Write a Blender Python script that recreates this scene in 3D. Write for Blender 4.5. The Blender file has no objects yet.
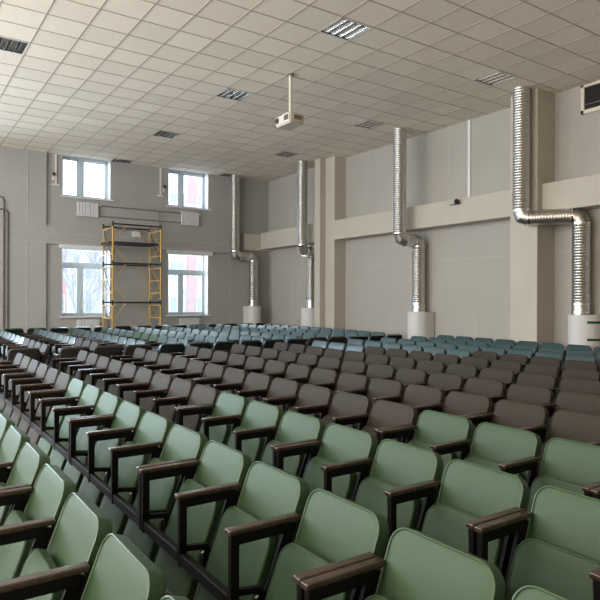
import bpy, bmesh, math, random
from mathutils import Vector, Matrix

random.seed(7)
PI = math.pi
SC = bpy.context.scene
COL = SC.collection
EYE = 1.72                    # camera height over the floor at its front end
CEIL = 5.893                  # ceiling height
XR = 11.08                    # right wall
YB = 18.25                    # back wall
XL, YN = -5.0, -4.0           # left and near walls (out of view)
SLOPE = 0.006                 # the floor rises gently towards the back wall


def fz(y):
    return 0.08 + SLOPE * y


# ------------------------------------------------------------------ materials
MATS = {}


def mat(name, color, rough=0.5, metal=0.0, noise=0.0, nscale=20.0, bump=0.0, bscale=200.0,
        coat=0.0, spec=0.5, emit=None, estr=0.0, sheen=0.0):
    if name in MATS:
        return MATS[name]
    m = bpy.data.materials.new(name)
    m.use_nodes = True
    nt = m.node_tree
    b = nt.nodes['Principled BSDF']
    b.inputs['Base Color'].default_value = (*color, 1)
    b.inputs['Roughness'].default_value = rough
    b.inputs['Metallic'].default_value = metal
    b.inputs['Specular IOR Level'].default_value = spec
    if coat:
        b.inputs['Coat Weight'].default_value = coat
        b.inputs['Coat Roughness'].default_value = 0.25
    if sheen:
        b.inputs['Sheen Weight'].default_value = sheen
        b.inputs['Sheen Roughness'].default_value = 0.4
    if emit:
        b.inputs['Emission Color'].default_value = (*emit, 1)
        b.inputs['Emission Strength'].default_value = estr
    if noise or bump:
        tc = nt.nodes.new('ShaderNodeTexCoord')
        if noise:
            n = nt.nodes.new('ShaderNodeTexNoise')
            n.inputs['Scale'].default_value = nscale
            n.inputs['Detail'].default_value = 5
            nt.links.new(tc.outputs['Object'], n.inputs['Vector'])
            mp = nt.nodes.new('ShaderNodeMapRange')
            mp.inputs['From Min'].default_value = 0.3
            mp.inputs['From Max'].default_value = 0.7
            mp.inputs['To Min'].default_value = 1 - noise
            mp.inputs['To Max'].default_value = 1 + noise
            nt.links.new(n.outputs['Fac'], mp.inputs['Value'])
            mx = nt.nodes.new('ShaderNodeVectorMath')
            mx.operation = 'SCALE'
            mx.inputs[0].default_value = color
            nt.links.new(mp.outputs['Result'], mx.inputs['Scale'])
            nt.links.new(mx.outputs['Vector'], b.inputs['Base Color'])
        if bump:
            n2 = nt.nodes.new('ShaderNodeTexNoise')
            n2.inputs['Scale'].default_value = bscale
            n2.inputs['Detail'].default_value = 3
            nt.links.new(tc.outputs['Object'], n2.inputs['Vector'])
            bp = nt.nodes.new('ShaderNodeBump')
            bp.inputs['Strength'].default_value = bump
            bp.inputs['Distance'].default_value = 0.002
            nt.links.new(n2.outputs['Fac'], bp.inputs['Height'])
            nt.links.new(bp.outputs['Normal'], b.inputs['Normal'])
    MATS[name] = m
    return m


def tile_mat():
    """mineral-fibre ceiling tiles: a slightly different tone for each 0.6 m cell, fine speckle"""
    m = bpy.data.materials.new('ceiling_tile')
    m.use_nodes = True
    nt = m.node_tree
    b = nt.nodes['Principled BSDF']
    b.inputs['Roughness'].default_value = 0.9
    b.inputs['Specular IOR Level'].default_value = 0.2
    tc = nt.nodes.new('ShaderNodeTexCoord')
    off = nt.nodes.new('ShaderNodeVectorMath'); off.operation = 'SUBTRACT'
    off.inputs[1].default_value = (0.164 * 0.6, 0.618 * 0.6, 0)
    nt.links.new(tc.outputs['Object'], off.inputs[0])
    sc = nt.nodes.new('ShaderNodeVectorMath'); sc.operation = 'SCALE'
    sc.inputs['Scale'].default_value = 1 / 0.6
    nt.links.new(off.outputs[0], sc.inputs[0])
    fl = nt.nodes.new('ShaderNodeVectorMath'); fl.operation = 'FLOOR'
    nt.links.new(sc.outputs[0], fl.inputs[0])
    wn = nt.nodes.new('ShaderNodeTexWhiteNoise')
    wn.noise_dimensions = '2D'
    nt.links.new(fl.outputs[0], wn.inputs['Vector'])
    ns = nt.nodes.new('ShaderNodeTexNoise')
    ns.inputs['Scale'].default_value = 45
    nt.links.new(tc.outputs['Object'], ns.inputs['Vector'])
    ad = nt.nodes.new('ShaderNodeMath'); ad.operation = 'MULTIPLY_ADD'
    ad.inputs[1].default_value = 0.11
    nt.links.new(wn.outputs['Value'], ad.inputs[0])
    m2 = nt.nodes.new('ShaderNodeMath'); m2.operation = 'MULTIPLY_ADD'
    m2.inputs[1].default_value = 0.14
    m2.inputs[2].default_value = 0.88
    nt.links.new(ns.outputs['Fac'], m2.inputs[0])
    nt.links.new(m2.outputs[0], ad.inputs[2])
    v = nt.nodes.new('ShaderNodeVectorMath'); v.operation = 'SCALE'
    v.inputs[0].default_value = (0.80, 0.735, 0.635)
    nt.links.new(ad.outputs[0], v.inputs['Scale'])
    nt.links.new(v.outputs[0], b.inputs['Base Color'])
    return m


def glass_mat():
    m = bpy.data.materials.new('window_glass')
    m.use_nodes = True
    nt = m.node_tree
    for n in list(nt.nodes):
        if n.type != 'OUTPUT_MATERIAL':
            nt.nodes.remove(n)
    out = [n for n in nt.nodes if n.type == 'OUTPUT_MATERIAL'][0]
    tr = nt.nodes.new('ShaderNodeBsdfTransparent')
    tr.inputs['Color'].default_value = (0.93, 0.96, 0.97, 1)
    gl = nt.nodes.new('ShaderNodeBsdfGlossy')
    gl.inputs['Roughness'].default_value = 0.02
    mx = nt.nodes.new('ShaderNodeMixShader')
    mx.inputs['Fac'].default_value = 0.06
    nt.links.new(tr.outputs[0], mx.inputs[1])
    nt.links.new(gl.outputs[0], mx.inputs[2])
    nt.links.new(mx.outputs[0], out.inputs['Surface'])
    return m


M_WALL = mat('grey_wall_paint', (0.40, 0.378, 0.342), 0.75, noise=0.03, nscale=1.5, bump=0.1, bscale=60, spec=0.3)
M_BEAM = mat('cream_beam_paint', (0.49, 0.45, 0.385), 0.7, noise=0.03, nscale=2, spec=0.3)
M_WALLB = mat('back_wall_paint', (0.385, 0.372, 0.355), 0.75, noise=0.03, nscale=1.5, bump=0.1, bscale=60, spec=0.3)
M_JOINT = mat('joint_strip', (0.46, 0.44, 0.405), 0.7)
M_TILE = tile_mat()
M_TBAR = mat('ceiling_tbar', (0.40, 0.35, 0.30), 0.6, spec=0.25)
M_FLOOR = mat('beige_floor', (0.27, 0.225, 0.18), 0.5, noise=0.1, nscale=6)
M_WHITE = mat('white_paint', (0.72, 0.72, 0.71), 0.45)
M_PVC = mat('window_pvc', (0.58, 0.68, 0.75), 0.35)
M_SILL = mat('sill_white', (0.75, 0.77, 0.80), 0.35)
M_GLASS = glass_mat()
M_BLACK = mat('black_steel', (0.006, 0.0055, 0.006), 0.55, bump=0.1, bscale=300, spec=0.15)
M_WOOD = mat('walnut_arm', (0.048, 0.029, 0.021), 0.25, noise=0.25, nscale=30, coat=0.5)
M_BOLT = mat('bolt_chrome', (0.75, 0.75, 0.75), 0.2, metal=1.0)
FAB = {'green': mat('green_vinyl', (0.033, 0.069, 0.034), 0.5, noise=0.12, nscale=160, bump=0.25, bscale=420, spec=0.3),
       'brown': mat('brown_vinyl', (0.040, 0.034, 0.027), 0.62, noise=0.12, nscale=160, bump=0.25, bscale=420, spec=0.14),
       'teal': mat('teal_vinyl', (0.016, 0.050, 0.056), 0.34, noise=0.10, nscale=160, bump=0.25, bscale=420, coat=0.5)}
PIPING_GLINT = {'green': mat('green_piping_glint', (0.060, 0.108, 0.057), 0.35), 'brown': mat('brown_piping_glint', (0.048, 0.042, 0.034), 0.45),  # seam piping paler than its vinyl: the edge highlight is in the colour
          'teal': mat('teal_piping_glint', (0.03, 0.09, 0.09), 0.35)}
SHELL = {'green': mat('dark_green_shell', (0.006, 0.013, 0.010), 0.7, spec=0.2),
         'brown': mat('dark_brown_shell', (0.018, 0.015, 0.014), 0.7, spec=0.2),
         'teal': mat('dark_teal_shell', (0.005, 0.008, 0.008), 0.7, spec=0.2)}
M_DUCT = mat('galvanised_duct', (0.60, 0.585, 0.545), 0.36, metal=1.0, noise=0.12, nscale=14)
M_BAND = mat('duct_band', (0.70, 0.70, 0.69), 0.22, metal=1.0)
M_BOX = mat('duct_box_white', (0.60, 0.59, 0.57), 0.55)
M_TAPE = mat('green_tape', (0.012, 0.16, 0.028), 0.4)
M_YEL = mat('scaffold_yellow', (0.56, 0.35, 0.08), 0.45)
M_NAVY = mat('scaffold_dark', (0.018, 0.018, 0.028), 0.45)
M_RUNG = mat('scaffold_rung', (0.66, 0.46, 0.17), 0.45)
M_DECK = mat('scaffold_deck', (0.022, 0.022, 0.028), 0.7)
M_RAD = mat('radiator_white', (0.66, 0.67, 0.68), 0.4)
M_PIPE = mat('grey_pipe', (0.20, 0.18, 0.175), 0.5)
M_PIPEB = mat('brown_pipe', (0.11, 0.085, 0.08), 0.5)
M_CAM = mat('camera_black', (0.01, 0.01, 0.011), 0.3)
M_PROJ = mat('projector_plastic', (0.55, 0.50, 0.43), 0.45)
M_PROJD = mat('projector_dark', (0.16, 0.145, 0.125), 0.5)
M_LENS = mat('lens_glass', (0.02, 0.02, 0.025), 0.08)
M_REFL = mat('louvre_aluminium', (0.93, 0.93, 0.92), 0.14, metal=1.0)
M_LDARK = mat('fixture_housing', (0.03, 0.025, 0.03), 0.6)
M_TUBE = mat('tube_lamp', (0.72, 0.72, 0.70), 0.3)
M_CREAM = mat('cream_frame', (0.68, 0.63, 0.53), 0.45)
M_DGLASS = mat('dark_glass', (0.02, 0.02, 0.021), 0.12)
M_BUILD = mat('pale_render', (0.66, 0.66, 0.68), 0.8, noise=0.05, nscale=2)
M_PINK = mat('pink_render', (0.66, 0.36, 0.37), 0.8, noise=0.06, nscale=3)
M_BWIN = mat('house_window', (0.38, 0.44, 0.50), 0.2)
M_SNOW = mat('snow', (0.60, 0.62, 0.66), 0.9)
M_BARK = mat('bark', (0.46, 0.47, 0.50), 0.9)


# ------------------------------------------------------------------ mesh helpers
def newobj(name, bm, m, parent=None, smooth=False, auto=None):
    me = bpy.data.meshes.new(name)
    bmesh.ops.recalc_face_normals(bm, faces=bm.faces[:])
    bm.to_mesh(me)
    bm.free()
    for mm in (m if isinstance(m, (list, tuple)) else [m]):
        me.materials.append(mm)
    if smooth:
        for p in me.polygons:
            p.use_smooth = True
        if auto:
            me.set_sharp_from_angle(angle=math.radians(auto))
    o = bpy.data.objects.new(name, me)
    COL.objects.link(o)
    if parent:
        o.parent = parent
    return o


def tag(o, label, cat, group=None):
    o['label'] = label
    o['category'] = cat
    if group:
        o['group'] = group
    return o


def struct(o):
    o['kind'] = 'structure'
    return o


def empty(name, loc=(0, 0, 0), rz=0.0):
    o = bpy.data.objects.new(name, None)
    o.empty_display_size = 0.1
    o.location = loc
    o.rotation_euler = (0, 0, rz)
    COL.objects.link(o)
    return o


def box(bm, x0, x1, y0, y1, z0, z1, bevel=0.0, seg=2):
    r = bmesh.ops.create_cube(bm, size=1.0)
    vs = r['verts']
    for v in vs:
        v.co = Vector(((x0 + x1) / 2 + v.co.x * (x1 - x0), (y0 + y1) / 2 + v.co.y * (y1 - y0),
                       (z0 + z1) / 2 + v.co.z * (z1 - z0)))
    if bevel:
        es = list({e for v in vs for e in v.link_edges})
        bmesh.ops.bevel(bm, geom=es, offset=bevel, segments=seg, affect='EDGES', profile=0.7)
    return vs


def bar(bm, p, q, w, h, up=(0, 0, 1)):
    """rectangular bar from p to q, w across, h along 'up'"""
    p, q = Vector(p), Vector(q)
    d = (q - p).normalized()
    u = Vector(up)
    s = d.cross(u)
    if s.length < 1e-5:
        s = d.cross(Vector((0, 1, 0)))
    s.normalize()
    u = s.cross(d).normalized()
    vs = []
    for c in (p, q):
        for a, b in ((-1, -1), (1, -1), (1, 1), (-1, 1)):
            vs.append(bm.verts.new(c + s * a * w / 2 + u * b * h / 2))
    for i in range(4):
        j = (i + 1) % 4
        bm.faces.new((vs[i], vs[j], vs[4 + j], vs[4 + i]))
    bm.faces.new((vs[3], vs[2], vs[1], vs[0]))
    bm.faces.new((vs[4], vs[5], vs[6], vs[7]))


def tube(bm, pts, r, seg=10, cap=True, radii=None):
    """round tube along a polyline"""
    pts = [Vector(p) for p in pts]
    rings = []
    for i, p in enumerate(pts):
        if i == 0:
            d = pts[1] - pts[0]
        elif i == len(pts) - 1:
            d = pts[-1] - pts[-2]
        else:
            d = (pts[i + 1] - p).normalized() + (p - pts[i - 1]).normalized()
        d.normalize()
        k = 1.0
        if 0 < i < len(pts) - 1:
            k = 1.0 / max(0.5, d.dot((p - pts[i - 1]).normalized()))
        a = Vector((0, 0, 1)) if abs(d.z) < 0.9 else Vector((0, 1, 0))
        if i:
            a = rings_n
        s = a - d * a.dot(d)
        s.normalize()
        rings_n = s
        t = d.cross(s)
        rr = radii[i] if radii else r
        bend = None
        if 0 < i < len(pts) - 1 and k > 1.001:
            din = (p - pts[i - 1]).normalized()
            dout = (pts[i + 1] - p).normalized()
            bend = (dout - din).normalized()
        ring = []
        for j in range(seg):
            an = 2 * PI * j / seg
            o = s * math.cos(an) * rr + t * math.sin(an) * rr
            if bend is not None:
                o += bend * o.dot(bend) * (k - 1)
            ring.append(bm.verts.new(p + o))
        rings.append(ring)
    for a, b in zip(rings, rings[1:]):
        for j in range(seg):
            n = (j + 1) % seg
            bm.faces.new((a[j], a[n], b[n], b[j]))
    if cap:
        bm.faces.new(rings[0][::-1])
        bm.faces.new(rings[-1])


def prism(bm, prof, z0, z1):
    lo = [bm.verts.new((x, y, z0)) for x, y in prof]
    hi = [bm.verts.new((x, y, z1)) for x, y in prof]
    n = len(prof)
    for i in range(n):
        j = (i + 1) % n
        bm.faces.new((lo[i], lo[j], hi[j], hi[i]))
    bm.faces.new(lo[::-1])
    bm.faces.new(hi)


def B():
    return bmesh.new()


# ------------------------------------------------------------------ camera
yaw = math.radians(34.37)
roll = math.radians(0.2)
Fv = Vector((math.sin(yaw), math.cos(yaw), 0))
Rv = Vector((math.cos(yaw), -math.sin(yaw), 0))
Zv = Vector((0, 0, 1))
Rc = Rv * math.cos(roll) + Zv * math.sin(roll)
Uc = Zv * math.cos(roll) - Rv * math.sin(roll)
cam_d = bpy.data.cameras.new('camera')
cam_d.sensor_width = 36
cam_d.lens = 602 / 600 * 36
cam_d.clip_start = 0.05
cam_d.clip_end = 300
cam = bpy.data.objects.new('camera', cam_d)
COL.objects.link(cam)
mw = Matrix((Rc, Uc, -Fv)).transposed().to_4x4()
mw.translation = (0, 0, EYE)
cam.matrix_world = mw
SC.camera = cam


def project(x, y, z):
    p = Vector((x, y, z - EYE))
    d = p.dot(Fv)
    if d < 0.2:
        return None
    return 300 + 602 * p.dot(Rc) / d, 300 - 602 * p.dot(Uc) / d


# ------------------------------------------------------------------ room shell
def wall_grid(name, axis, pos, thick, a0, a1, z0, z1, holes, m):
    """wall with rectangular holes; axis 'x' = plane of constant x (runs in y), 'y' = plane of constant y"""
    bm = B()
    xs = sorted({a0, a1, *[h[0] for h in holes], *[h[1] for h in holes]})
    zs = sorted({z0, z1, *[h[2] for h in holes], *[h[3] for h in holes]})
    for i in range(len(xs) - 1):
        for j in range(len(zs) - 1):
            cx, cz = (xs[i] + xs[i + 1]) / 2, (zs[j] + zs[j + 1]) / 2
            if any(h[0] < cx < h[1] and h[2] < cz < h[3] for h in holes):
                continue
            if axis == 'y':
                box(bm, xs[i], xs[i + 1], pos, pos + thick, zs[j], zs[j + 1])
            else:
                box(bm, pos, pos + thick, xs[i], xs[i + 1], zs[j], zs[j + 1])
    bmesh.ops.remove_doubles(bm, verts=bm.verts[:], dist=1e-5)
    seen = {}
    for f in bm.faces[:]:                     # drop the inner double faces
        k = tuple(sorted(v.index for v in f.verts)) if False else tuple(sorted(round(c, 4) for v in f.verts for c in v.co))
        seen.setdefault((k, tuple(round(c, 4) for c in f.calc_center_median())), []).append(f)
    dead = [f for fs in seen.values() if len(fs) > 1 for f in fs]
    bmesh.ops.delete(bm, geom=dead, context='FACES')
    return struct(newobj(name, bm, m))


# floor: a gentle rake up to the back wall
bm = B()
vs = [bm.verts.new((x, y, fz(y))) for x, y in ((XL, YN), (XR, YN), (XR, YB), (XL, YB))]
vl = [bm.verts.new((v.co.x, v.co.y, -0.3)) for v in vs]
bm.faces.new(vs)
bm.faces.new(vl[::-1])
for i in range(4):
    j = (i + 1) % 4
    bm.faces.new((vs[j], vs[i], vl[i], vl[j]))
struct(newobj('floor', bm, M_FLOOR))

# ceiling with the fixture cells left open
GX, GY = 0.164 * 0.6, 0.618 * 0.6
LIGHT_CELLS = [(i, j) for i in (2, 9, 15) for j in (11, 17, 23, 29) if not (i == 2 and j in (11, 29))]
LIGHT_CELLS += [(-4, 5), (-4, 11), (2, 5)]
bm = B()
ix0, ix1 = -9, 19
iy0, iy1 = -8, 31
def gx(i): return min(max(GX + 0.6 * i, XL), XR)
def gy(j): return min(max(GY + 0.6 * j, YN), YB)
vv = {}
for i in range(ix0, ix1 + 1):
    for j in range(iy0, iy1 + 1):
        vv[i, j] = bm.verts.new((gx(i), gy(j), CEIL))
for i in range(ix0, ix1):
    for j in range(iy0, iy1):
        if (i, j) in LIGHT_CELLS or gx(i + 1) - gx(i) < 1e-4 or gy(j + 1) - gy(j) < 1e-4:
            continue
        bm.faces.new((vv[i, j], vv[i, j + 1], vv[i + 1, j + 1], vv[i + 1, j]))
bmesh.ops.delete(bm, geom=[v for v in bm.verts if not v.link_faces], context='VERTS')
ce = newobj('ceiling', bm, M_TILE)
struct(ce)
# slab above, keeps daylight out of the fixture openings
bm = B()
box(bm, XL - 0.3, XR + 0.3, YN - 0.3, YB + 0.4, CEIL + 0.25, CEIL + 0.4)
struct(newobj('trim_1', bm, M_WALL))
# exposed T-bar grid
bm = B()
for i in range(ix0, ix1 + 1):
    x = GX + 0.6 * i
    if XL < x < XR:
        box(bm, x - 0.008, x + 0.008, YN, YB, CEIL - 0.006, CEIL + 0.004)
for j in range(iy0, iy1 + 1):
    y = GY + 0.6 * j
    if YN < y < YB:
        box(bm, XL, XR, y - 0.008, y + 0.008, CEIL - 0.005, CEIL + 0.004)
struct(newobj('trim_2', bm, M_TBAR))

# back wall: windows two storeys high, shallow bay recess
WIN = [(4.14, 5.53, 1.22, 3.24), (7.38, 8.77, 1.22, 3.24), (4.14, 5.53, 4.71, CEIL + 0.02), (7.38, 8.77, 4.71, CEIL + 0.02)]
BW = [(-0.9, 0.49, 1.22, 3.24), (-0.9, 0.49, 4.71, 5.8), (-4.1, -2.7, 1.22, 3.24), (-4.1, -2.7, 4.71, 5.8)]
wall_grid('wall_back', 'y', YB, 0.42, XL - 0.3, XR + 0.3, -0.3, CEIL + 0.25,
          [(a, b, c, min(d, CEIL + 0.2)) for a, b, c, d in WIN + BW], M_WALLB)
# pilasters and band that stand proud of the window bays
bm = B()
box(bm, 0.6, 3.70, YB - 0.07, YB, fz(18), CEIL)
box(bm, 9.58, XR, YB - 0.05, YB, fz(18), CEIL)
box(bm, 3.70, 9.58, YB - 0.07, YB, 3.30, 3.82)
struct(newobj('trim_3', bm, M_WALLB))
bm = B()
box(bm, 3.19, 3.215, YB - 0.08, YB - 0.07, 0.2, 3.25)
box(bm, 3.19, 3.215, YB - 0.08, YB - 0.07, 3.86, CEIL)
box(bm, 2.75, 9.55, YB - 0.082, YB - 0.07, 3.60, 3.622)
box(bm, 2.75, 9.55, YB - 0.082, YB - 0.07, 3.335, 3.355)
box(bm, 9.545, 9.58, YB - 0.062, YB - 0.05, 0.2, 3.27)
struct(newobj('trim_4', bm, M_JOINT))

wall_grid('wall_right', 'x', XR, 0.3, YN - 0.3, YB + 0.34, -0.3, CEIL + 0.25, [], M_WALL)
wall_grid('wall_near', 'y', YN - 0.3, 0.3, XL - 0.3, XR + 0.3, -0.3, CEIL + 0.25, [], M_WALL)
LW = [(y0, y0 + 1.9, z0, z1) for y0 in (-2.2, 1.6, 5.4, 9.2, 13.0) for z0, z1 in ((1.2, 3.3), (4.1, 5.6))]
wall_grid('wall_left', 'x', XL - 0.3, 0.3, YN - 0.3, YB + 0.34, -0.3, CEIL + 0.25, LW, M_WALL)

# right wall: stepped columns and the deep beam between them
def column(name, x, y0, y1):
    b_ = B()
    box(b_, x, XR, y0, y1, fz(y0) - 0.01, CEIL, bevel=0.006, seg=1)
    return struct(newobj(name, b_, M_BEAM))
column('trim_5', 10.50, 7.12, 7.746)
column('trim_6', 10.665, 13.84, 14.28)
column('trim_7', 10.47, 14.28, 14.56)
for nm, y0, y1 in (('trim_8', 7.746, 13.84), ('trim_9', YN, 7.12), ('trim_10', 14.56, 18.0)):
    bm = B()
    box(bm, 10.65, XR, y0, y1, 3.47, 4.03, bevel=0.004, seg=1)
    struct(newobj(nm, bm, M_BEAM))
bm = B()
box(bm, 10.0, XR, 18.0, YB - 0.05, 3.42, 3.98, bevel=0.004, seg=1)
struct(newobj('trim_11', bm, M_BEAM))
# plasterboard joints of the infill panels
bm = B()
for y0, y1 in ((YN, 7.12), (8.0, 13.6), (14.7, YB - 0.1)):
    box(bm, XR - 0.004, XR, y0, y1, 2.685, 2.700)
for y in (9.01, 12.67, 16.8, 4.3):
    box(bm, XR - 0.004, XR, y - 0.006, y + 0.006, 0.1, 3.47)
for y in (9.9, 12.67, 16.8):
    box(bm, XR - 0.004, XR, y - 0.006, y + 0.006, 4.03, CEIL)
struct(newobj('trim_12', bm, M_JOINT))


# ------------------------------------------------------------------ windows
def window(n, x0, x1, z0, z1, transom, mull, full=False):
    yf = YB + 0.28
    fw = 0.055
    bm_ = B()
    zt = min(z1, CEIL + 0.2)
    for a, b, c, d in ((x0, x0 + fw, z0, zt), (x1 - fw, x1, z0, zt), (x0, x1, z0, z0 + fw + 0.02), (x0, x1, zt - fw, zt)):
        box(bm_, a, b, yf, yf + 0.06, c, d, bevel=0.005, seg=1)
    mw_ = 0.14 if full else 0.11
    zb = z0 + fw
    ztop = zt - fw
    if transom:
        box(bm_, x0 + fw, x1 - fw, yf - 0.005, yf + 0.065, transom - 0.07, transom + 0.07, bevel=0.006, seg=1)
        ztop = transom - 0.07
    box(bm_, mull - mw_ / 2, mull + mw_ / 2, yf - 0.01, yf + 0.07, zb, ztop, bevel=0.008, seg=1)
    w = struct(newobj('window_%d' % n, bm_, M_PVC))
    bm_ = B()
    box(bm_, x0 + 0.02, x1 - 0.02, yf + 0.028, yf + 0.032, z0 + 0.02, zt - 0.02)
    newobj('pane', bm_, M_GLASS, w)
    bm_ = B()
    box(bm_, x0 - 0.07, x1 + 0.07, YB - 0.10, yf, z0 - 0.035, z0, bevel=0.008)
    newobj('window_sill', bm_, M_SILL, w)
    bm_ = B()
    for a, b in ((x0 + fw, mull - mw_ / 2), (mull + mw_ / 2, x1 - fw)):
        s = 0.035
        for c in ((a, a + s, zb, ztop), (b - s, b, zb, ztop), (a, b, zb, zb + s), (a, b, ztop - s, ztop)):
            box(bm_, c[0], c[1], yf + 0.002, yf + 0.05, c[2], c[3], bevel=0.004, seg=1)
    newobj('sash', bm_, M_PVC, w)
    bm_ = B()
    hz = (zb + ztop) / 2
    box(bm_, mull + 0.02, mull + 0.045, yf - 0.03, yf - 0.008, hz - 0.03, hz + 0.10, bevel=0.005)
    newobj('window_handle', bm_, M_WHITE, w)
    bm_ = B()                                   # plastered white reveals
    box(bm_, x1 - 0.006, x1, YB, yf, z0, zt)
    box(bm_, x0, x0 + 0.006, YB, yf, z0, zt)
    if not full:
        box(bm_, x0, x1, YB, yf, z1 - 0.006, z1)
    newobj('reveal', bm_, M_SILL, w)
    return w


window(1, *WIN[0], 2.74, 4.72)
window(2, *WIN[1], 2.63, 7.92)
window(3, *WIN[2], None, 4.72, full=True)
window(4, *WIN[3], None, 7.92, full=True)
# roller blind boxes over the two lower windows
for x0, x1, lab in ((4.06, 5.60, 'white blind box above the lower left window'), (7.30, 8.90, 'white blind box above the lower right window')):
    bm = B()
    box(bm, x0, x1, YB - 0.12, YB - 0.07 + 0.06, 3.20, 3.30, bevel=0.02)
    o = newobj('blind_box', bm, M_WHITE)
    tag(o, lab, 'blind', 'blind boxes')
    bm = B()
    box(bm, x0 + 0.06, x1 - 0.06, YB - 0.095, YB - 0.08, 3.18, 3.205, bevel=0.004)
    newobj('bottom_bar', bm, M_SILL, o)

# projection-room window on the right wall
bm = B()
y0, y1, z0, z1 = 5.0, 6.55, 5.32, 5.875
for a, b, c, d in ((y0, y1, z0, z0 + 0.075), (y0, y1, z1 - 0.05, z1), (y0, y0 + 0.07, z0, z1), (y1 - 0.07, y1, z0, z1)):
    box(bm, XR - 0.05, XR, a, b, c, d, bevel=0.006, seg=1)
w5 = struct(newobj('window_5', bm, M_CREAM))
bm = B()
box(bm, XR - 0.012, XR - 0.004, y0 + 0.05, y1 - 0.05, z0 + 0.05, z1 - 0.03)
newobj('pane', bm, M_DGLASS, w5)
bm = B()
box(bm, XR - 0.03, XR - 0.013, 5.80, 5.815, z0 + 0.07, z1 - 0.05)
box(bm, XR - 0.025, XR - 0.013, y0 + 0.07, y1 - 0.07, z0 + 0.17, z0 + 0.18)
newobj('glazing_bar', bm, M_PIPE, w5)

# left-hand windows (daylight side of the hall, out of view)
for n, (a, b, c, d) in enumerate(LW):
    bm = B()
    for p in ((a, a + 0.06, c, d), (b - 0.06, b, c, d), (a, b, c, c + 0.06), (a, b, d - 0.06, d), ((a + b) / 2 - 0.05, (a + b) / 2 + 0.05, c, d)):
        box(bm, XL - 0.22, XL - 0.16, p[0], p[1], p[2], p[3])
    struct(newobj('window_%d' % (6 + n), bm, M_PVC))


for n, (a, b, c, d) in enumerate(BW):
    bm = B()
    for p in ((a, a + 0.06, c, d), (b - 0.06, b, c, d), (a, b, c, c + 0.06), (a, b, d - 0.06, d), ((a + b) / 2 - 0.05, (a + b) / 2 + 0.05, c, d)):
        box(bm, p[0], p[1], YB + 0.2, YB + 0.26, p[2], p[3])
    struct(newobj('window_%d' % (16 + n), bm, M_PVC))


# ------------------------------------------------------------------ ceiling lights
def make_light():
    t = empty('ceiling_light', (0, 0, CEIL))
    s = 0.29
    bm_ = B()
    box(bm_, -s, s, -s, s, 0.10, 0.115)
    for a in (-1, 1):
        box(bm_, a * s - 0.004, a * s + 0.004, -s, s, 0.0, 0.11)
        box(bm_, -s, s, a * s - 0.004, a * s + 0.004, 0.0, 0.11)
    newobj('housing', bm_, M_LDARK, t)
    bm_ = B()
    for a, b, c, d in ((-s - 0.005, s + 0.005, -s - 0.005, -s + 0.016), (-s - 0.005, s + 0.005, s - 0.016, s + 0.005),
                       (-s - 0.005, -s + 0.016, -s, s), (s - 0.016, s + 0.005, -s, s)):
        box(bm_, a, b, c, d, -0.008, 0.0)
    newobj('frame', bm_, M_WHITE, t)
    wt = 2 * (s - 0.016) / 4
    for k in range(4):
        xc = -s + 0.016 + wt * (k + 0.5)
        bm_ = B()
        n = 8
        prof = []
        for i in range(n + 1):                      # parabolic trough, open downwards
            u = -1 + 2 * i / n
            prof.append((xc + u * wt * 0.47, 0.085 - 0.085 * abs(u) ** 1.7))
        r0 = [bm_.verts.new((x, -s + 0.012, z)) for x, z in prof]
        r1 = [bm_.verts.new((x, s - 0.012, z)) for x, z in prof]
        for i in range(n):
            bm_.faces.new((r0[i], r0[i + 1], r1[i + 1], r1[i]))
        newobj('reflector', bm_, M_REFL, t, smooth=True)
        bm_ = B()
        tube(bm_, [(xc, -s + 0.02, 0.055), (xc, s - 0.02, 0.055)], 0.013, 10)
        newobj('tube_lamp', bm_, M_TUBE, t, smooth=True)
        bm_ = B()
        for q in range(11):
            y = -s + 0.045 + q * (2 * s - 0.09) / 10
            pr = [(xc - wt * 0.44, 0.002), (xc + wt * 0.44, 0.002), (xc + wt * 0.28, 0.042), (xc - wt * 0.28, 0.042)]
            a_ = [bm_.verts.new((x, y - 0.002, z)) for x, z in pr]
            b_ = [bm_.verts.new((x, y + 0.002, z)) for x, z in pr]
            for i in range(4):
                j = (i + 1) % 4
                bm_.faces.new((a_[i], a_[j], b_[j], b_[i]))
            bm_.faces.new(a_[::-1])
            bm_.faces.new(b_)
        for e in (-1, 1):                           # thin side strips that carry the cross blades
            box(bm_, xc + e * wt * 0.44 - 0.001, xc + e * wt * 0.44 + 0.001, -s + 0.03, s - 0.03, 0.0, 0.006)
        newobj('louvre', bm_, M_REFL, t)
    for k in range(5):                              # added dark strips, imitating the black reflections between the troughs
        xc = -s + 0.016 + wt * k
        bm_ = B()
        hw = wt * 0.055
        box(bm_, max(xc - hw, -s + 0.012), min(xc + hw, s - 0.012), -s + 0.014, s - 0.014, -0.003, 0.006)
        newobj('dark_strip', bm_, M_LDARK, t)
    return t


def copy_tree(o, parent=None):
    c = o.copy()
    COL.objects.link(c)
    if parent:
        c.parent = parent
    for ch in o.children:
        copy_tree(ch, c)
    return c


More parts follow.
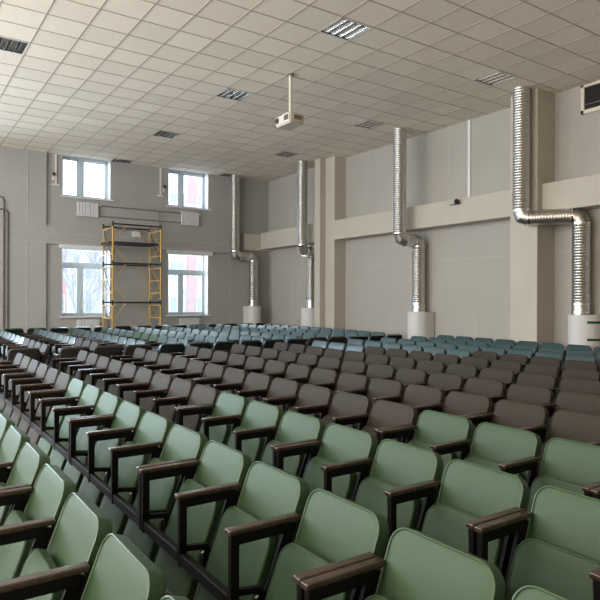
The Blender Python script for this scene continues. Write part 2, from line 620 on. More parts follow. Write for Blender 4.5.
L0 = make_light()
LIGHT_LABEL = {
    (9, 11): 'louvred ceiling light nearest the top edge, right of the projector',
    (15, 11): 'louvred ceiling light just left of the nearest duct top',
    (9, 17): 'dark louvred ceiling light to the left of the projector',
    (15, 17): 'bright louvred ceiling light between projector and the second duct',
    (2, 17): 'dark louvred ceiling light at the left edge of the photo',
    (9, 23): 'dark louvred ceiling light halfway between projector and upper left window',
    (15, 23): 'louvred ceiling light below and left of the hanging projector',
    (9, 29): 'dark louvred ceiling light touching the upper left window corner',
    (15, 29): 'grey louvred ceiling light above the upper right window and corner duct',
    (2, 23): 'louvred ceiling light in the leftmost row near the back wall'}
first = True
for (i, j) in LIGHT_CELLS:
    p = project(GX + 0.6 * (i + 0.5), GY + 0.6 * (j + 0.5), CEIL)
    seen = p and -15 < p[0] < 615 and -10 < p[1] < 600
    o = L0 if first else copy_tree(L0)
    first = False
    o.location = (GX + 0.6 * (i + 0.5), GY + 0.6 * (j + 0.5), CEIL)
    tag(o, LIGHT_LABEL.get((i, j), 'louvred ceiling light above the camera end of the hall, outside the photo'), 'ceiling light',
        'recessed louvred ceiling lights')

# ------------------------------------------------------------------ projector
px, py = 6.13, 9.30
pj = empty('projector', (px, py, CEIL))
tag(pj, 'cream projector hanging from the ceiling on a white pole', 'projector')
bm = B()
tube(bm, [(0, 0, 0.0), (0, 0, -0.74)], 0.028, 12)
newobj('pole', bm, M_CREAM, pj, smooth=True, auto=40)
bm = B()
tube(bm, [(0, 0, 0), (0, 0, -0.025)], 0.07, 16)
newobj('ceiling_plate', bm, M_PIPE, pj, smooth=True, auto=40)
bm = B()
box(bm, -0.12, 0.12, -0.10, 0.10, -0.775, -0.74, bevel=0.01)
newobj('mount_bracket', bm, M_CREAM, pj)
bm = B()
prof = [(-0.185, -0.265), (0.12, -0.265), (0.185, -0.20), (0.185, 0.20), (0.12, 0.265), (-0.185, 0.265)]
prism(bm, prof, -0.96, -0.775)
bmesh.ops.bevel(bm, geom=bm.edges[:], offset=0.022, segments=2, affect='EDGES')
for v in bm.verts:
    if v.co.z < -0.9:
        v.co.x *= 0.90
        v.co.y *= 0.94
newobj('body', bm, M_PROJ, pj, smooth=True, auto=35)
bm = B()
tube(bm, [(-0.15, 0.17, -0.855), (-0.195, 0.17, -0.855)], 0.055, 18)
ln = newobj('lens_ring', bm, M_PROJD, pj, smooth=True, auto=40)
bm = B()
tube(bm, [(-0.17, 0.17, -0.855), (-0.199, 0.17, -0.855)], 0.042, 18)
newobj('lens', bm, M_LENS, ln, smooth=True, auto=40)
bm = B()
for k in range(5):
    box(bm, -0.191, -0.180, -0.20 + k * 0.028, -0.185 + k * 0.028, -0.90, -0.81)
box(bm, -0.10, 0.08, -0.270, -0.255, -0.90, -0.82)
newobj('vent', bm, M_PROJD, pj)


# ------------------------------------------------------------------ ventilation ducts
DR = 0.158


def ridged(bm_, p, q, r, pitch=0.052, amp=0.006):
    p, q = Vector(p), Vector(q)
    L = (q - p).length
    n = max(2, int(L / (pitch / 4)))
    pts = [p.lerp(q, i / n) for i in range(n + 1)]
    rad = [r + amp * math.cos(2 * PI * i / 4) * (1 if i % 4 == 0 else 0.6) for i in range(n + 1)]
    tube(bm_, pts, r, 28, radii=rad)


def elbow(bm_, p, d0, d1, r, R=0.20, n=2):
    """segmented lobster-back elbow at corner p, from direction d0 to d1"""
    p, d0, d1 = Vector(p), Vector(d0).normalized(), Vector(d1).normalized()
    c = p - d0 * R + d1 * R
    pts = []
    for i in range(n + 1):
        a = PI / 2 * i / n
        pts.append(c - d1 * R * math.cos(a) + d0 * R * math.sin(a))
    tube(bm_, pts, r, 28)


def ring(bm_, c, d, r, w):
    c, d = Vector(c), Vector(d).normalized()
    tube(bm_, [c - d * w / 2, c + d * w / 2], r, 28)


def duct(lab, up, lo, ztop, zjog, zbot, wall_dir):
    t = empty('ventilation_duct', (up[0], up[1], fz(up[1])))
    tag(t, lab, 'duct', 'galvanised ventilation ducts')
    o3 = Vector((up[0], up[1], fz(up[1])))
    U, Lw = Vector((up[0], up[1], 0)), Vector((lo[0], lo[1], 0))
    d = (Lw - U)
    dl = d.length
    d.normalize()
    R = min(0.15, dl / 2 - 0.01)

    def put(name, bm_, m, sm=True, ang=35):
        for v in bm_.verts:
            v.co -= o3
        return newobj(name, bm_, m, t, smooth=sm, auto=ang)
    b_ = B()
    ridged(b_, (up[0], up[1], ztop), (up[0], up[1], zjog + R), DR)
    put('upper_pipe', b_, M_DUCT)
    b_ = B()
    elbow(b_, (up[0], up[1], zjog), (0, 0, -1), d, DR + 0.004, R)
    put('elbow', b_, M_DUCT, ang=18)
    if dl > 2 * R + 0.03:
        b_ = B()
        ridged(b_, U + d * R + Vector((0, 0, zjog)), Lw - d * R + Vector((0, 0, zjog)), DR - 0.006, 0.052, 0.003)
        put('cross_pipe', b_, M_DUCT)
    b_ = B()
    elbow(b_, (lo[0], lo[1], zjog), d, (0, 0, -1), DR + 0.004, R)
    put('elbow', b_, M_DUCT, ang=18)
    b_ = B()
    ridged(b_, (lo[0], lo[1], zjog - R), (lo[0], lo[1], zbot + 0.20), DR)
    put('lower_pipe', b_, M_DUCT)
    b_ = B()
    tube(b_, [(lo[0], lo[1], zbot + 0.20), (lo[0], lo[1], zbot + 0.002)], DR + 0.002, 28)
    put('collar', b_, M_DUCT)
    for c, dd in (((lo[0], lo[1], zbot + 0.20), (0, 0, 1)), ((lo[0], lo[1], zbot + 0.05), (0, 0, 1)), ((lo[0], lo[1], zjog - R), (0, 0, 1)),
                  ((up[0], up[1], zjog + R), (0, 0, 1)), (U + d * R + Vector((0, 0, zjog)), d), (Lw - d * R + Vector((0, 0, zjog)), d)):
        b_ = B()
        ring(b_, c, dd, DR + 0.013, 0.03)
        put('clamp_band', b_, M_BAND)
    b_ = B()                                     # fixing bracket into the wall
    wd = Vector(wall_dir)
    side = Vector((-wd.y, wd.x, 0))
    zz = zjog - R - 0.03
    box(b_, 0, 1, 0, 1, 0, 1)
    b_.clear()
    bar(b_, Vector((lo[0], lo[1], zz)) + wd * (DR + 0.005), Vector((lo[0], lo[1], zz)) + wd * 0.245, 0.05, 0.025)
    put('wall_bracket', b_, M_PIPE, False)
    return t


duct('large metal duct down the nearest column, jogging right to the striped box', (10.28, 7.33), (10.83, 6.41), CEIL - 0.002, 3.34, 1.46, (1, 0, 0))
duct('metal duct second from the right, bending under the beam', (10.30, 10.76), (10.83, 10.64), CEIL - 0.002, 3.20, 1.44, (1, 0, 0))
duct('metal duct left of the stepped column, partly hidden by it', (10.30, 14.96), (10.83, 15.22), CEIL - 0.002, 3.22, 1.48, (1, 0, 0))
duct('farthest metal duct in the back right corner', (9.62, 17.96), (10.34, 17.96), CEIL - 0.002, 3.20, 1.50, (0, 1, 0))


def duct_box(lab, cx, cy, r, ztop, wall, tape=False, wallpos=XR):
    z0 = fz(cy)
    t = empty('duct_box', (cx, cy, z0))
    tag(t, lab, 'duct box', 'white boxes at the duct feet')
    b_ = B()
    n = 20
    prof = []
    dep = wallpos - 0.022 - (cx if wall == 'x' else cy)
    for i in range(n + 1):
        a = PI / 2 + PI * i / n
        prof.append((r * math.cos(a), r * math.sin(a)))
    prof = [(dep, r)] + prof + [(dep, -r)]
    if wall == 'y':
        prof = [(-y, x) for x, y in prof]
    prism(b_, prof, 0, ztop - z0)
    newobj('casing', b_, M_BOX, t, smooth=True, auto=40)
    b_ = B()
    prism(b_, [(x * 1.02 if abs(x) < dep - 1e-6 or wall == 'y' else x, y * 1.02 if abs(y) < dep - 1e-6 or wall == 'x' else y) for x, y in prof], ztop - z0 - 0.012, ztop - z0 - 0.002)
    newobj('top_rim', b_, M_BOX, t, smooth=True, auto=40)
    if tape:
        for zz in (1.325, 1.005):
            b_ = B()
            vs0 = []
            for i in range(9):
                a = PI + 0.62 + 0.95 * i / 8
                vs0.append(((r + 0.004) * math.cos(a), (r + 0.004) * math.sin(a)))
            vs0.append((dep - 0.02, -(r + 0.004)))
            a_ = [b_.verts.new((x, y, zz - z0 - 0.022)) for x, y in vs0]
            c_ = [b_.verts.new((x, y, zz - z0 + 0.022)) for x, y in vs0]
            for i in range(len(vs0) - 1):
                b_.faces.new((a_[i], a_[i + 1], c_[i + 1], c_[i]))
            ex = bmesh.ops.solidify(b_, geom=b_.faces[:], thickness=0.003)
            tp = newobj('tape_stripe', b_, M_TAPE, t, smooth=True, auto=40)
            tp['label'] = 'green tape stripe'
    return t


duct_box('white rounded duct box with two green tape stripes', 10.85, 6.33, 0.30, 1.46, 'x', tape=True)
duct_box('white rounded duct box under the second duct from the right', 10.84, 10.62, 0.29, 1.44, 'x')
duct_box('white rounded duct box half hidden behind the stepped column', 10.84, 15.28, 0.29, 1.48, 'x')
duct_box('white rounded duct box in the far back corner', 10.34, 17.94, 0.27, 1.50, 'y', wallpos=YB - 0.05)


# ------------------------------------------------------------------ scaffold tower
SX0, SX1, SY0, SY1 = 5.27, 6.70, 17.16, 18.06
SZ = fz(17.6)
sf = empty('scaffold_tower', ((SX0 + SX1) / 2, (SY0 + SY1) / 2, SZ))
tag(sf, 'yellow and black scaffold tower between the two lower back windows', 'scaffold')
so = Vector(sf.location)


def sput(name, pts, r, m, seg=8, lab=None):
    b_ = B()
    tube(b_, [Vector(p) - so for p in pts], r, seg)
    o_ = newobj(name, b_, m, sf, smooth=True, auto=50)
    return o_


for x in (SX0, SX1):
    for y in (SY0, SY1):
        sput('post', [(x, y, SZ + 0.02), (x, y, 3.95)], 0.024, M_YEL)
        for z in (1.63, 2.76, 3.88):
            sput('joint_sleeve', [(x, y, z - 0.07), (x, y, z + 0.07)], 0.031, M_NAVY)
        b_ = B()
        box(b_, x - 0.06 - so.x, x + 0.06 - so.x, y - 0.06 - so.y, y + 0.06 - so.y, fz(y) - SZ - 0.0, fz(y) - SZ + 0.025)
        newobj('base_plate', b_, M_NAVY, sf)
    for k in range(10):
        z = 0.43 + 0.371 * k
        sput('rung', [(x, SY0, z), (x, SY1, z)], 0.019, M_RUNG)
for y in (SY0, SY1):
    for z in (0.52, 1.63, 2.76, 3.88):
        sput('guard_rail', [(SX0, y, z), (SX1, y, z)], 0.022, M_NAVY)
    for zl, zh in ((1.63, 2.76), (0.52, 1.63), (2.76, 3.88)):
        zm = zl if zl != 2.76 else 3.88
        q = 0.40
        if zl == 2.76:
            ends = [(SX0, SX0 + q, 3.30, 2.76), (SX1, SX1 - q, 3.30, 2.76), (SX0, SX0 + q, 3.30, 3.88), (SX1, SX1 - q, 3.30, 3.88)]
        else:
            mid = (zl + zh) / 2
            ends = [(SX0, SX0 + q, mid, zh), (SX1, SX1 - q, mid, zh), (SX0, SX0 + q, mid, zl), (SX1, SX1 - q, mid, zl)]
        for xa, xb, za, zb in ends:
            sput('diagonal_brace', [(xa, y, za), (xb, y, zb)], 0.011, M_YEL)
for x in (SX0, SX1):
    for zl, zh in ((0.62, 1.63), (1.72, 2.72), (2.82, 3.80)):
        sput('end_brace', [(x, SY0, zl), (x, SY1, zh)], 0.009, M_NAVY)
b_ = B()
box(b_, SX0 - 0.08 - so.x, SX1 - 0.05 - so.x, SY0 + 0.03 - so.y, SY1 - 0.03 - so.y, 3.335 - SZ, 3.385 - SZ, bevel=0.006)
newobj('deck', b_, M_DECK, sf)


# ------------------------------------------------------------------ radiators and pipes on the back wall
def radiator(lab, x0, x1, z0, z1, n, y):
    t = empty('radiator', ((x0 + x1) / 2, y, z0))
    tag(t, lab, 'radiator', 'white ribbed radiators')
    w = (x1 - x0) / n
    b_ = B()
    for k in range(n):
        xa = x0 + k * w - (x0 + x1) / 2
        box(b_, xa + 0.006, xa + w - 0.006, -0.10, -0.03, 0, z1 - z0, bevel=0.014)
        box(b_, xa, xa + w, -0.08, -0.045, 0.04, 0.075)
        box(b_, xa, xa + w, -0.08, -0.045, z1 - z0 - 0.085, z1 - z0 - 0.05)
    newobj('ribs', b_, M_RAD, t, smooth=True, auto=35)
    b_ = B()
    tube(b_, [((x1 - x0) / 2, -0.06, z1 - z0 - 0.06), ((x1 - x0) / 2 + 0.07, -0.06, z1 - z0 - 0.06)], 0.018, 10)
    newobj('valve', b_, M_WHITE, t, smooth=True, auto=40)
    b_ = B()
    for s in (-1, 1):
        box(b_, s * (x1 - x0) * 0.35 - 0.015, s * (x1 - x0) * 0.35 + 0.015, -0.05, -0.0005, 0.12, 0.15)
    newobj('bracket', b_, M_WHITE, t)
    return t


radiator('white radiator under the upper left window', 4.54, 5.15, 4.15, 4.57, 8, YB)
radiator('white radiator under the upper right window', 7.79, 8.40, 4.13, 4.57, 8, YB)
radiator('low white radiator under the lower left window, behind the chairs', 4.54, 5.20, 0.62, 1.12, 9, YB)
radiator('low white radiator under the lower right window, behind the chairs', 7.74, 8.42, 0.62, 1.12, 9, YB)


def pipes(name, lab, runs, r, m, cat='pipe', group=None, clips=()):
    b_ = B()
    for pts in runs:
        tube(b_, pts, r, 8)
    o_ = newobj(name, b_, m, None, smooth=True, auto=60)
    tag(o_, lab, cat, group)
    for c in clips:
        b_ = B()
        box(b_, c[0] - 0.025, c[0] + 0.025, c[1], c[2], c[3] - 0.012, c[3] + 0.012)
        newobj('pipe_clip', b_, m, o_)
    return o_


yp = YB - 0.045
pipes('heating_pipe', 'thin grey supply pipe joining the tops of the upper radiators', [[(5.22, YB - 0.06, 4.51), (7.79, YB - 0.06, 4.51)]], 0.016, M_PIPE,
      clips=[(6.0, YB - 0.06, YB, 4.51), (6.8, YB - 0.06, YB, 4.51)])
pipes('heating_pipe', 'thin grey return pipe joining the bottoms of the upper radiators', [[(5.15, YB - 0.06, 4.20), (7.79, YB - 0.06, 4.20)]], 0.014, M_PIPE,
      clips=[(6.0, YB - 0.06, YB, 4.20), (6.6, YB - 0.06, YB, 4.20)])
pipes('heating_pipe', 'thin grey riser pipe dropping behind the scaffold tower', [[(7.03, YB - 0.10, 4.48), (7.03, YB - 0.10, 0.45)]], 0.015, M_PIPE,
      clips=[(7.03, YB - 0.1, YB, 3.95), (7.03, YB - 0.1, YB, 2.0)])
yl = YB - 0.07 - 0.03
pipes('heating_pipe', 'taller dark bent pipe at the left edge of the back wall', [[(1.2, yl, 4.52), (2.50, yl, 4.52), (2.57, yl, 4.49), (2.60, yl, 4.42), (2.60, yl, fz(18) + 0.02)]], 0.017, M_PIPEB,
      clips=[(2.60, yl, yl + 0.03, z) for z in (3.3, 2.4, 1.5)])
pipes('heating_pipe', 'shorter dark bent pipe at the left edge of the back wall', [[(1.2, yl, 4.17), (2.60, yl, 4.17), (2.67, yl, 4.14), (2.70, yl, 4.07), (2.70, yl, fz(18) + 0.02)]], 0.017, M_PIPEB,
      clips=[(2.70, yl, yl + 0.03, z) for z in (3.3, 2.4, 1.5)])

# white cable conduits with small cameras
for x, cx, l1, l2 in ((3.96, 3.90, 'white cable conduit left of the upper left window', 'small black camera beside the conduit left of the upper left window'),
                      (7.11, 7.22, 'white cable conduit left of the upper right window', 'small black camera beside the conduit left of the upper right window')):
    t = empty('cable_conduit', (x, YB, CEIL))
    tag(t, l1, 'conduit', 'white cable conduits')
    b_ = B(); box(b_, -0.025, 0.025, -0.03, -0.0005, 5.02 - CEIL, -0.002); newobj('channel', b_, M_WHITE, t)
    b_ = B(); box(b_, -0.11, 0.09, -0.04, -0.0005, 4.98 - CEIL, 5.03 - CEIL, bevel=0.006); newobj('socket_plate', b_, M_WHITE, t)
    t = empty('security_camera', (cx, YB, 5.28))
    tag(t, l2, 'camera', 'small wall cameras')
    b_ = B(); box(b_, -0.035, 0.02, -0.03, -0.0005, -0.16, -0.05, bevel=0.006); newobj('base', b_, M_WHITE, t)
    b_ = B(); bmesh.ops.create_uvsphere(b_, u_segments=14, v_segments=10, radius=0.048)
    for v in b_.verts:
        v.co += Vector((0, -0.075, 0.02))
    newobj('lens_ball', b_, M_CAM, t, smooth=True)
    b_ = B(); tube(b_, [(0, -0.005, -0.04), (0, -0.06, 0.0)], 0.014, 8); newobj('arm', b_, M_WHITE, t)

# conduit and camera on the right wall
t = empty('cable_conduit', (XR, 9.27, CEIL))
tag(t, 'tall white conduit down the right wall between two ducts', 'conduit', 'white cable conduits')
b_ = B(); box(b_, -0.035, -0.0005, -0.035, 0.035, 4.05 - CEIL, -0.002); newobj('channel', b_, M_WHITE, t)
b_ = B(); box(b_, -0.045, -0.0005, 0.0, 0.30, 4.04 - CEIL, 4.065 - CEIL); newobj('elbow_channel', b_, M_PIPEB, t)
t = empty('security_camera', (10.65, 9.21, 3.95))
tag(t, 'black dome camera on the beam below the tall white conduit', 'camera', 'small wall cameras')
b_ = B(); bmesh.ops.create_uvsphere(b_, u_segments=16, v_segments=10, radius=0.062)
for v in b_.verts:
    v.co += Vector((-0.085, 0, 0.0))
newobj('lens_ball', b_, M_CAM, t, smooth=True)
b_ = B(); box(b_, -0.05, -0.0005, -0.06, 0.24, -0.055, -0.035, bevel=0.005); newobj('base', b_, M_PIPEB, t)
# junction box on the band of the back wall
t = empty('junction_box', (6.30, YB - 0.07, 3.62))
tag(t, 'small grey junction box seen through the scaffold top', 'junction box')
b_ = B(); box(b_, -0.13, 0.13, -0.07, -0.0005, 0.02, 0.19, bevel=0.01); newobj('casing', b_, M_RAD, t)
b_ = B(); box(b_, -0.11, 0.11, -0.078, -0.07, 0.04, 0.17, bevel=0.004); newobj('cover', b_, M_WHITE, t)

# ------------------------------------------------------------------ theatre chairs
PW, PT = 0.475, 0.058
PYN, PYF, PYD = 0.532, 0.521, 0.532
UP = Vector((0.36, 0, 0.933)).normalized()      # recline of pad and tipped-up seat
NF = Vector((-UP.z, 0, UP.x))                   # front normal


def rrect(w, h, rt, rb, inset, n=6):
    """rounded rectangle, s from 0 (bottom) to h"""
    w2 = w / 2 - inset
    pts = []
    for cx, cs, r, a0 in ((w2, h - inset, rt, 0), (-w2, h - inset, rt, 90), (-w2, inset, rb, 180), (w2, inset, rb, 270)):
        r = max(r - inset, 0.004)
        ox = cx - math.copysign(r, cx)
        os = cs - r if cs > h / 2 else cs + r
        for i in range(n + 1):
            a = math.radians(a0 + 90 * i / n)
            pts.append((ox + r * math.cos(a), os + r * math.sin(a)))
    return pts


def pad_mesh(w, h, rt, rb, loops, origin):
    b_ = B()
    rings = []
    for ins, dep in loops:
        rings.append([b_.verts.new(origin + UP * s + NF * dep + Vector((0, y, 0))) for y, s in rrect(w, h, rt, rb, ins)])
    n = len(rings[0])
    for a, c in zip(rings, rings[1:]):
        for i in range(n):
            j = (i + 1) % n
            b_.faces.new((a[i], a[j], c[j], c[i]))
    b_.faces.new(rings[0][::-1])
    b_.faces.new(rings[-1])
    return b_


H_BACK = 0.485
OB = Vector((0.006, 0, 0.882)) - UP * H_BACK            # bottom of the pad's front plane
BACK_LOOPS = [(0.004, -PT), (0.0, -PT + 0.006), (0.0, -0.010), (0.0015, -0.0045), (0.006, -0.0015), (0.0085, -0.0045), (0.012, -0.0035), (0.05, -0.001), (0.12, 0.0)]
H_SEAT = 0.56
OS = Vector((-0.150, 0, 0.690)) - UP * H_SEAT
SEAT_LOOPS = [(0.006, -0.048), (0.0, -0.040), (0.0, -0.008), (0.004, -0.002), (0.009, 0.0), (0.012, -0.003), (0.06, 0.004), (0.12, 0.005)]

MESH = {}


def me_of(key, bm_, m, smooth=True, auto=38):
    for v in bm_.verts:                       # heights below are measured 0.08 under the floor line
        v.co.z -= 0.08
    me = bpy.data.meshes.new(key)
    bmesh.ops.recalc_face_normals(bm_, faces=bm_.faces[:])
    bm_.to_mesh(me)
    bm_.free()
    me.materials.append(m)
    if smooth:
        for p in me.polygons:
            p.use_smooth = True
        me.set_sharp_from_angle(angle=math.radians(auto))
    MESH[key] = me
    return me


for c in ('green', 'brown', 'teal'):
    me_of('backrest_' + c, pad_mesh(PW, H_BACK, 0.075, 0.03, BACK_LOOPS, OB), FAB[c], auto=30)
    me_of('seat_' + c, pad_mesh(0.455, H_SEAT, 0.095, 0.04, SEAT_LOOPS, OS), FAB[c], auto=30)
    me_of('shell_' + c, pad_mesh(PW - 0.03, H_BACK - 0.02, 0.068, 0.025, [(0.012, -PT - 0.011), (0.0, -PT - 0.004), (0.0, -PT + 0.001)], OB + UP * 0.006), SHELL[c], auto=50)


def piping_bm():
    b_ = B()
    pts = [OB + UP * s_ + NF * -0.0015 + Vector((0, y, 0)) for y, s_ in rrect(PW, H_BACK, 0.075, 0.03, 0.0035)]
    pts = pts[len(pts) // 2 + 7:] + pts[:len(pts) // 2 + 8]
    tube(b_, pts, 0.0034, 6)
    return b_


for c in ('green', 'brown', 'teal'):
    me_of('piping_' + c, piping_bm(), PIPING_GLINT[c])


def arm_bm(w):
    b_ = B()
    vs = box(b_, -0.402, -0.060, -w / 2, w / 2, 0.734, 0.758)
    for v in vs:
        if v.co.x > -0.1 and v.co.z > 0.747:
            v.co.x += 0.010
    es = list({e for v in vs for e in v.link_edges if any(abs(u.co.x + 0.402) < 1e-4 for u in e.verts) or all(u.co.z > 0.747 for u in e.verts)})
    bmesh.ops.bevel(b_, geom=es, offset=0.008, segments=3, affect='EDGES', profile=0.6)
    return b_


def frame_bm(full=True):
    b_ = B()
    bar(b_, (-0.388, 0, 0.712), (-0.085, 0, 0.712), 0.032, 0.044)         # under the wooden cap
    bar(b_, (-0.385, 0, 0.492), (-0.235, 0, 0.472), 0.026, 0.026)          # bottom stay
    p0 = Vector((-0.085, 0, 0.725))
    bar(b_, p0, p0 - UP * 0.36, 0.018, 0.055, up=(1, 0, 0))               # raked rear plate
    return b_


me_of('arm_single', arm_bm(0.050), M_WOOD)
me_of('arm_double', arm_bm(0.044), M_WOOD)
me_of('frame', frame_bm(), M_BLACK, smooth=False)
b_ = B(); box(b_, -0.390, -0.350, -0.015, 0.015, 0.405, 0.732, bevel=0.003, seg=1); me_of('post', b_, M_BLACK, smooth=False)
b_ = B(); bar(b_, (-0.235, 0, 0.46), (-0.25, 0, 0.092), 0.020, 0.05, up=(1, 0, 0)); box(b_, -0.33, -0.16, -0.022, 0.022, 0.08, 0.092); me_of('leg', b_, M_BLACK, smooth=False)
for nm, p in (('near', PYN), ('far', PYF), ('cross', PYD)):
    for un, ya, yb in (('start', 0.002, 0.0255), ('mid', 0.0265, 0.0255), ('end', 0.0265, -0.002)):
        b_ = B(); box(b_, -0.386, -0.350, -p / 2 + ya, p / 2 + yb, 0.412, 0.468, bevel=0.003, seg=1)
        me_of('rail_' + nm + un, b_, M_BLACK, smooth=False)
b_ = B()
tube(b_, [(-0.282, 0.0, 0.372), (-0.295, 0.0, 0.367)], 0.011, 10)
tube(b_, [(-0.265, 0.0, 0.455), (-0.278, 0.0, 0.450)], 0.008, 10)
me_of('bolt', b_, M_BOLT)


def part(name, key, parent, loc=(0, 0, 0)):
    o_ = bpy.data.objects.new(name, MESH[key])
    COL.objects.link(o_)
    o_.parent = parent
    o_.location = loc
    return o_


def make_chair(kind, colr, pitch, unit, detail):
    """unit: 'start' carries a frame at both ends, 'end' closes a three-seat bank, 'mid' lies between"""
    t = empty('theatre_chair')
    bk = part('backrest', 'backrest_' + colr, t)
    if detail:
        part('piping', 'piping_' + colr, bk)
    part('seat', 'seat_' + colr, t)
    part('back_shell', 'shell_' + colr, t)
    part('rail', 'rail_' + kind + unit, t)
    fr = []
    if unit == 'end':
        fr.append((pitch / 2 - 0.0225, 'arm_double'))
    else:
        fr.append((pitch / 2, 'arm_single'))
    if unit == 'start':
        fr.append((-pitch / 2 + 0.0225, 'arm_double'))
    for y, key in fr:
        a = part('armrest', key, t, (0, y, 0))
        part('side_frame', 'frame', t, (0, y, 0))
        part('front_post', 'post', t, (0, y, 0))
        part('leg', 'leg', t, (0, y, 0))
    if detail:
        for s in (-1, 1):
            part('hinge_bolt', 'bolt', t, (0, s * 0.245, 0))
    return t


PROTO = {}


def chair(kind, colr, pitch, unit, detail, loc, rz, label, group):
    k = (kind, colr, unit, detail)
    if k not in PROTO:
        o_ = PROTO[k] = make_chair(kind, colr, pitch, unit, detail)
    else:
        o_ = copy_tree(PROTO[k])
    o_.location = loc
    o_.rotation_euler = (0, 0, rz)
    tag(o_, label, 'chair', group)
    return o_


ORD = ['first', 'second', 'third', 'fourth', 'fifth', 'sixth', 'seventh', 'eighth', 'ninth', 'tenth', 'eleventh', 'twelfth',
       'thirteenth', 'fourteenth', 'fifteenth', 'sixteenth', 'seventeenth', 'eighteenth']


def in_view(x, y, z=0.85, mx=6, my=14):
    """does any part of a chair with its top at x, y fall inside the frame"""
    for dx, dy, dz in ((0, -.25, 0), (0, .25, 0), (-.4, .27, -.1), (-.4, -.27, -.1), (-.1, .2, -.3), (-.1, -.2, -.3), (.02, 0, 0)):
        p = project(x + dx, y + dy, z + dz + fz(y))
        if p and -mx < p[0] < 600 + mx and 0 < p[1] < 600 + my:
            return True
    return False


def near_color(r, k):
    if k <= 12 - 3 * r:
        return 'green'
    if r >= 7 and k >= 34 - 3 * r:
        return 'teal'
    return 'brown'


n_chair = 0
for r in range(12):
    X = (0.668 + 0.891 * r - (0.018 if r == 0 else 0)) if r < 11 else 10.42
    cnt = {'green': 0, 'brown': 0, 'teal': 0}
    for k in range(-3, 16):
        Yc = 1.65 + PYN * k + 0.01 - PW / 2
        if not in_view(X, Yc):
            continue
        c = near_color(r, k)
        cnt[c] += 1
        unit = {1: 'start', 0: 'end'}.get(k % 3, 'mid')
        if c == 'green':
            lab = 'green tip-up chair, %s from the camera end of the %s row from bottom left' % (ORD[cnt[c] - 1], ORD[r])
        elif c == 'brown' and r < 4 and r > 0:
            lab = 'brown tip-up chair, %s beyond the green ones, %s row from bottom left' % (ORD[cnt[c] - 1], ORD[r])
        elif c == 'brown':
            lab = 'brown tip-up chair, %s from the right picture edge, %s row from bottom left' % (ORD[cnt[c] - 1], ORD[r])
        elif cnt['brown']:
            lab = 'teal tip-up chair, %s beyond the brown ones, %s row from bottom left' % (ORD[cnt[c] - 1], ORD[r])
        else:
            lab = 'teal tip-up chair, %s from the right picture edge, row along the wall' % ORD[cnt[c] - 1]
        chair('near', c, PYN, unit, r < 4, (X, Yc, fz(Yc)), 0, lab, '%s chairs of the near block' % c)
        n_chair += 1

# one crosswise row, backs to the camera, closes the near block
q = 0
CROSS = [(1.79 - PYD, 10.40, 'mid'), (1.79, 10.40, 'end')]
for x0 in (2.53, 4.21, 5.82, 7.43):
    CROSS += [(x0 + PYD * n, 10.22, u) for n, u in enumerate(('start', 'mid', 'end'))]
CROSS += [(9.08, 10.22, 'start'), (9.08 + PYD, 10.22, 'mid')]
for n, (x, y, u) in enumerate(CROSS):
    if not in_view(x, y):
        continue
    q += 1
    c = 'brown' if n in (0, 1, 2, 3, 4, 11, 12) else 'teal'
    chair('cross', c, PYD, u, False, (x, y, fz(y)), -PI / 2,
          'dark-backed %s chair facing away, %s from left in the crosswise middle row' % (c, ORD[q - 1]), 'chairs of the crosswise middle row')
    n_chair += 1

# far block
for i in range(10):
    X = 2.234 + 0.855 * i
    if i == 9:
        X = 9.90
    q = 0
    for j in range(10, -1, -1):
        Yc = 16.54 - PYF * j - PW / 2
        if not in_view(X, Yc):
            continue
        q += 1
        c = 'teal'
        if (i == 0 and j >= 7) or (i == 1 and j >= 8):
            c = 'brown'
        if i == 3 and j in (5, 6, 7, 0) or (i == 2 and j in (0,)):
            c = 'green'
        chair('far', c, PYF, {1: 'start', 0: 'end'}.get((10 - j + 1) % 3, 'mid'), False, (X, Yc, fz(Yc)), 0,
              '%s chair behind the crosswise row, %s towards the windows, %s far row from left' % (c, ORD[q - 1], ORD[i]),
              'chairs of the far block')
        n_chair += 1
# last crosswise row under the back wall
q = 0
for k in range(0, 18):
    x = 2.62 + (PYD + 0.02) * k + 0.03 * (k // 3)
    if x > 10.0 or not in_view(x, 16.66):
        continue
    q += 1
    c = 'green' if k in (0, 1, 8, 9) else ('brown' if k in (5, 6, 11, 12) else 'teal')
    chair('cross', c, PYD, ('start', 'mid', 'end')[k % 3], False, (x, 16.68, fz(16.68) + 0.0), -PI / 2,
          'dark %s chair seen from behind, %s from left in the last row below the windows' % (c, ORD[q - 1]), 'chairs of the last row')
    n_chair += 1
print('CHAIRS', n_chair)

# ------------------------------------------------------------------ outside
bm = B()
box(bm, -60, 60, YB + 0.6, 110, -1.3, -1.0)
struct(newobj('ground', bm, M_SNOW))


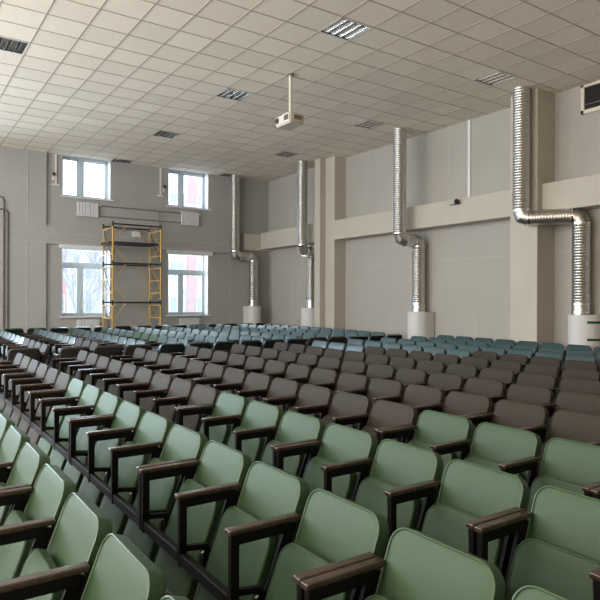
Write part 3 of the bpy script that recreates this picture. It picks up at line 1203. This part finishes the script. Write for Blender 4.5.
def house(lab, x0, x1, y, z1, stripe, nx, nz):
    t = empty('apartment_building', ((x0 + x1) / 2, y, -1.0))
    tag(t, lab, 'building', 'buildings outside the windows')
    w = x1 - x0
    b_ = B(); box(b_, -w / 2, w / 2, 0, 9, 0, z1 + 1); newobj('wall', b_, M_BUILD, t)
    for s0, s1 in stripe:
        b_ = B(); box(b_, s0 - w / 2, s1 - w / 2, -0.15, 0.0, 0, z1 + 8.0 if w > 12 else z1 + 1.02); newobj('coloured_bay', b_, M_PINK, t)
    b_ = B(); box(b_, -w / 2 - .2, w / 2 + .2, -0.3, 9.2, z1 + 1, z1 + 1.4); newobj('roof', b_, M_SNOW, t)
    for a in range(nx):
        for c in range(nz):
            xx = -w / 2 + w * (a + 0.5) / nx
            zz = 1.6 + 2.9 * c
            b_ = B(); box(b_, xx - 0.65, xx + 0.65, -0.22, -0.02, zz, zz + 1.45); f_ = newobj('window', b_, M_WHITE, t)
            b_ = B()
            box(b_, xx - 0.58, xx - 0.05, -0.235, -0.22, zz + 0.08, zz + 1.37)
            box(b_, xx + 0.05, xx + 0.58, -0.235, -0.22, zz + 0.08, zz + 1.37)
            newobj('pane', b_, M_BWIN, f_)
    return t


house('pale apartment block with a pink bay, beyond the right-hand windows', 16.5, 31.0, 48.0, 9.5, [(4.6, 5.5)], 6, 4)
house('pale and pink apartment block behind bare trees, beyond the left windows', 4.0, 15.5, 55.0, 8.0, [(8.0, 8.8)], 5, 3)


def tree_bm(seed, h):
    rnd = random.Random(seed)
    b_ = B()

    def branch(p, d, L, r, lv):
        q = p + d * L
        mid = p + d * L * 0.5 + Vector((rnd.uniform(-1, 1), rnd.uniform(-1, 1), rnd.uniform(-.3, .6))) * L * 0.06
        tube(b_, [p, mid, q], r, 5, cap=False, radii=[r, r * .8, r * .6])
        if lv == 0:
            return
        for _ in range(rnd.choice((3, 4)) if lv > 1 else 4):
            a = rnd.uniform(0, 2 * PI)
            tl = rnd.uniform(0.35, 0.8)
            nd = (d + Vector((math.cos(a), math.sin(a), rnd.uniform(-.1, .5))) * tl).normalized()
            branch(p + d * L * rnd.uniform(0.45, 1.0), nd, L * rnd.uniform(0.55, 0.75), r * 0.55, lv - 1)
    branch(Vector((0, 0, 0)), Vector((rnd.uniform(-.05, .05), 0, 1)).normalized(), h * 0.42, h * 0.016, 4)
    return b_


TREES = [(7.0, 28.0, 7.0, 'bare tree outside at the left of the lower left window'),
         (8.6, 32.0, 7.6, 'bare tree outside in the middle of the lower left window'),
         (10.6, 37.5, 7.6, 'bare tree outside behind the scaffold side of the lower left window'),
         (8.0, 42.0, 8.4, 'farther bare tree outside at the left window edge'),
         (14.6, 34.0, 5.0, 'bare tree outside the lower right window')]
for n, (x, y, h, lab) in enumerate(TREES):
    o = newobj('bare_tree', tree_bm(20 + n, h), M_BARK, None, smooth=True)
    o.location = (x, y, -1.0)
    tag(o, lab, 'tree', 'bare trees outside')

# ------------------------------------------------------------------ light
w = bpy.data.worlds.new('overcast_sky')
SC.world = w
w.use_nodes = True
bg = w.node_tree.nodes['Background']
bg.inputs['Color'].default_value = (0.86, 0.94, 1.0, 1)
bg.inputs['Strength'].default_value = 3.0


def area(name, loc, rot, sx, sy, power, color):
    d = bpy.data.lights.new(name, 'AREA')
    d.shape = 'RECTANGLE'
    d.size, d.size_y = sx, sy
    d.energy = power
    d.color = color
    o_ = bpy.data.objects.new(name, d)
    o_.location = loc
    o_.rotation_euler = rot
    COL.objects.link(o_)
    return o_


# daylight through the left-hand windows (lights stand outside the glass openings)
for (a, b, c, d) in LW:
    area('daylight', (XL - 0.35, (a + b) / 2, (c + d) / 2), (0, -PI / 2, 0), d - c, b - a, (90 if a < 0 else 205 if a < 3 else 235) * (d - c) * (b - a) / 4, (1.0, 0.82, 0.58) if a < 3 else (0.96, 0.98, 1.0))  # nearest bays tinted warm, an added glow for the near end
# daylight through the back windows
for (a, b, c, d) in BW:
    area('daylight', ((a + b) / 2, YB + 0.50, (c + d) / 2), (-PI / 2, 0, 0), b - a, d - c, 250, (0.66, 0.83, 1.0))
for (a, b, c, d) in WIN:
    d2 = min(d, CEIL)
    area('daylight', ((a + b) / 2, YB + 0.62, (c + d2) / 2 + 0.9), (-PI / 2 + 0.5, 0, 0), b - a, d2 - c, 60, (0.80, 0.90, 1.0))
# two lit ceiling fixtures over the platform end
for x, y in ((GX + 0.6 * -3.5, GY + 0.6 * 5.5), (GX + 0.6 * -3.5, GY + 0.6 * 11.5)):
    area('lamp_glow', (x, y, CEIL - 0.03), (0, 0, 0), 0.5, 0.5, 60, (1.0, 0.80, 0.55))

vs_ = SC.view_settings
SC.display_settings.display_device = 'sRGB'
vs_.view_transform = 'Standard'
vs_.look = 'None'
vs_.exposure = 0.22
vs_.gamma = 1.0
vs_.use_curve_mapping = False
try:
    SC.cycles.max_bounces = 8
    SC.cycles.diffuse_bounces = 5
    SC.cycles.sample_clamp_indirect = 6
except Exception:
    pass
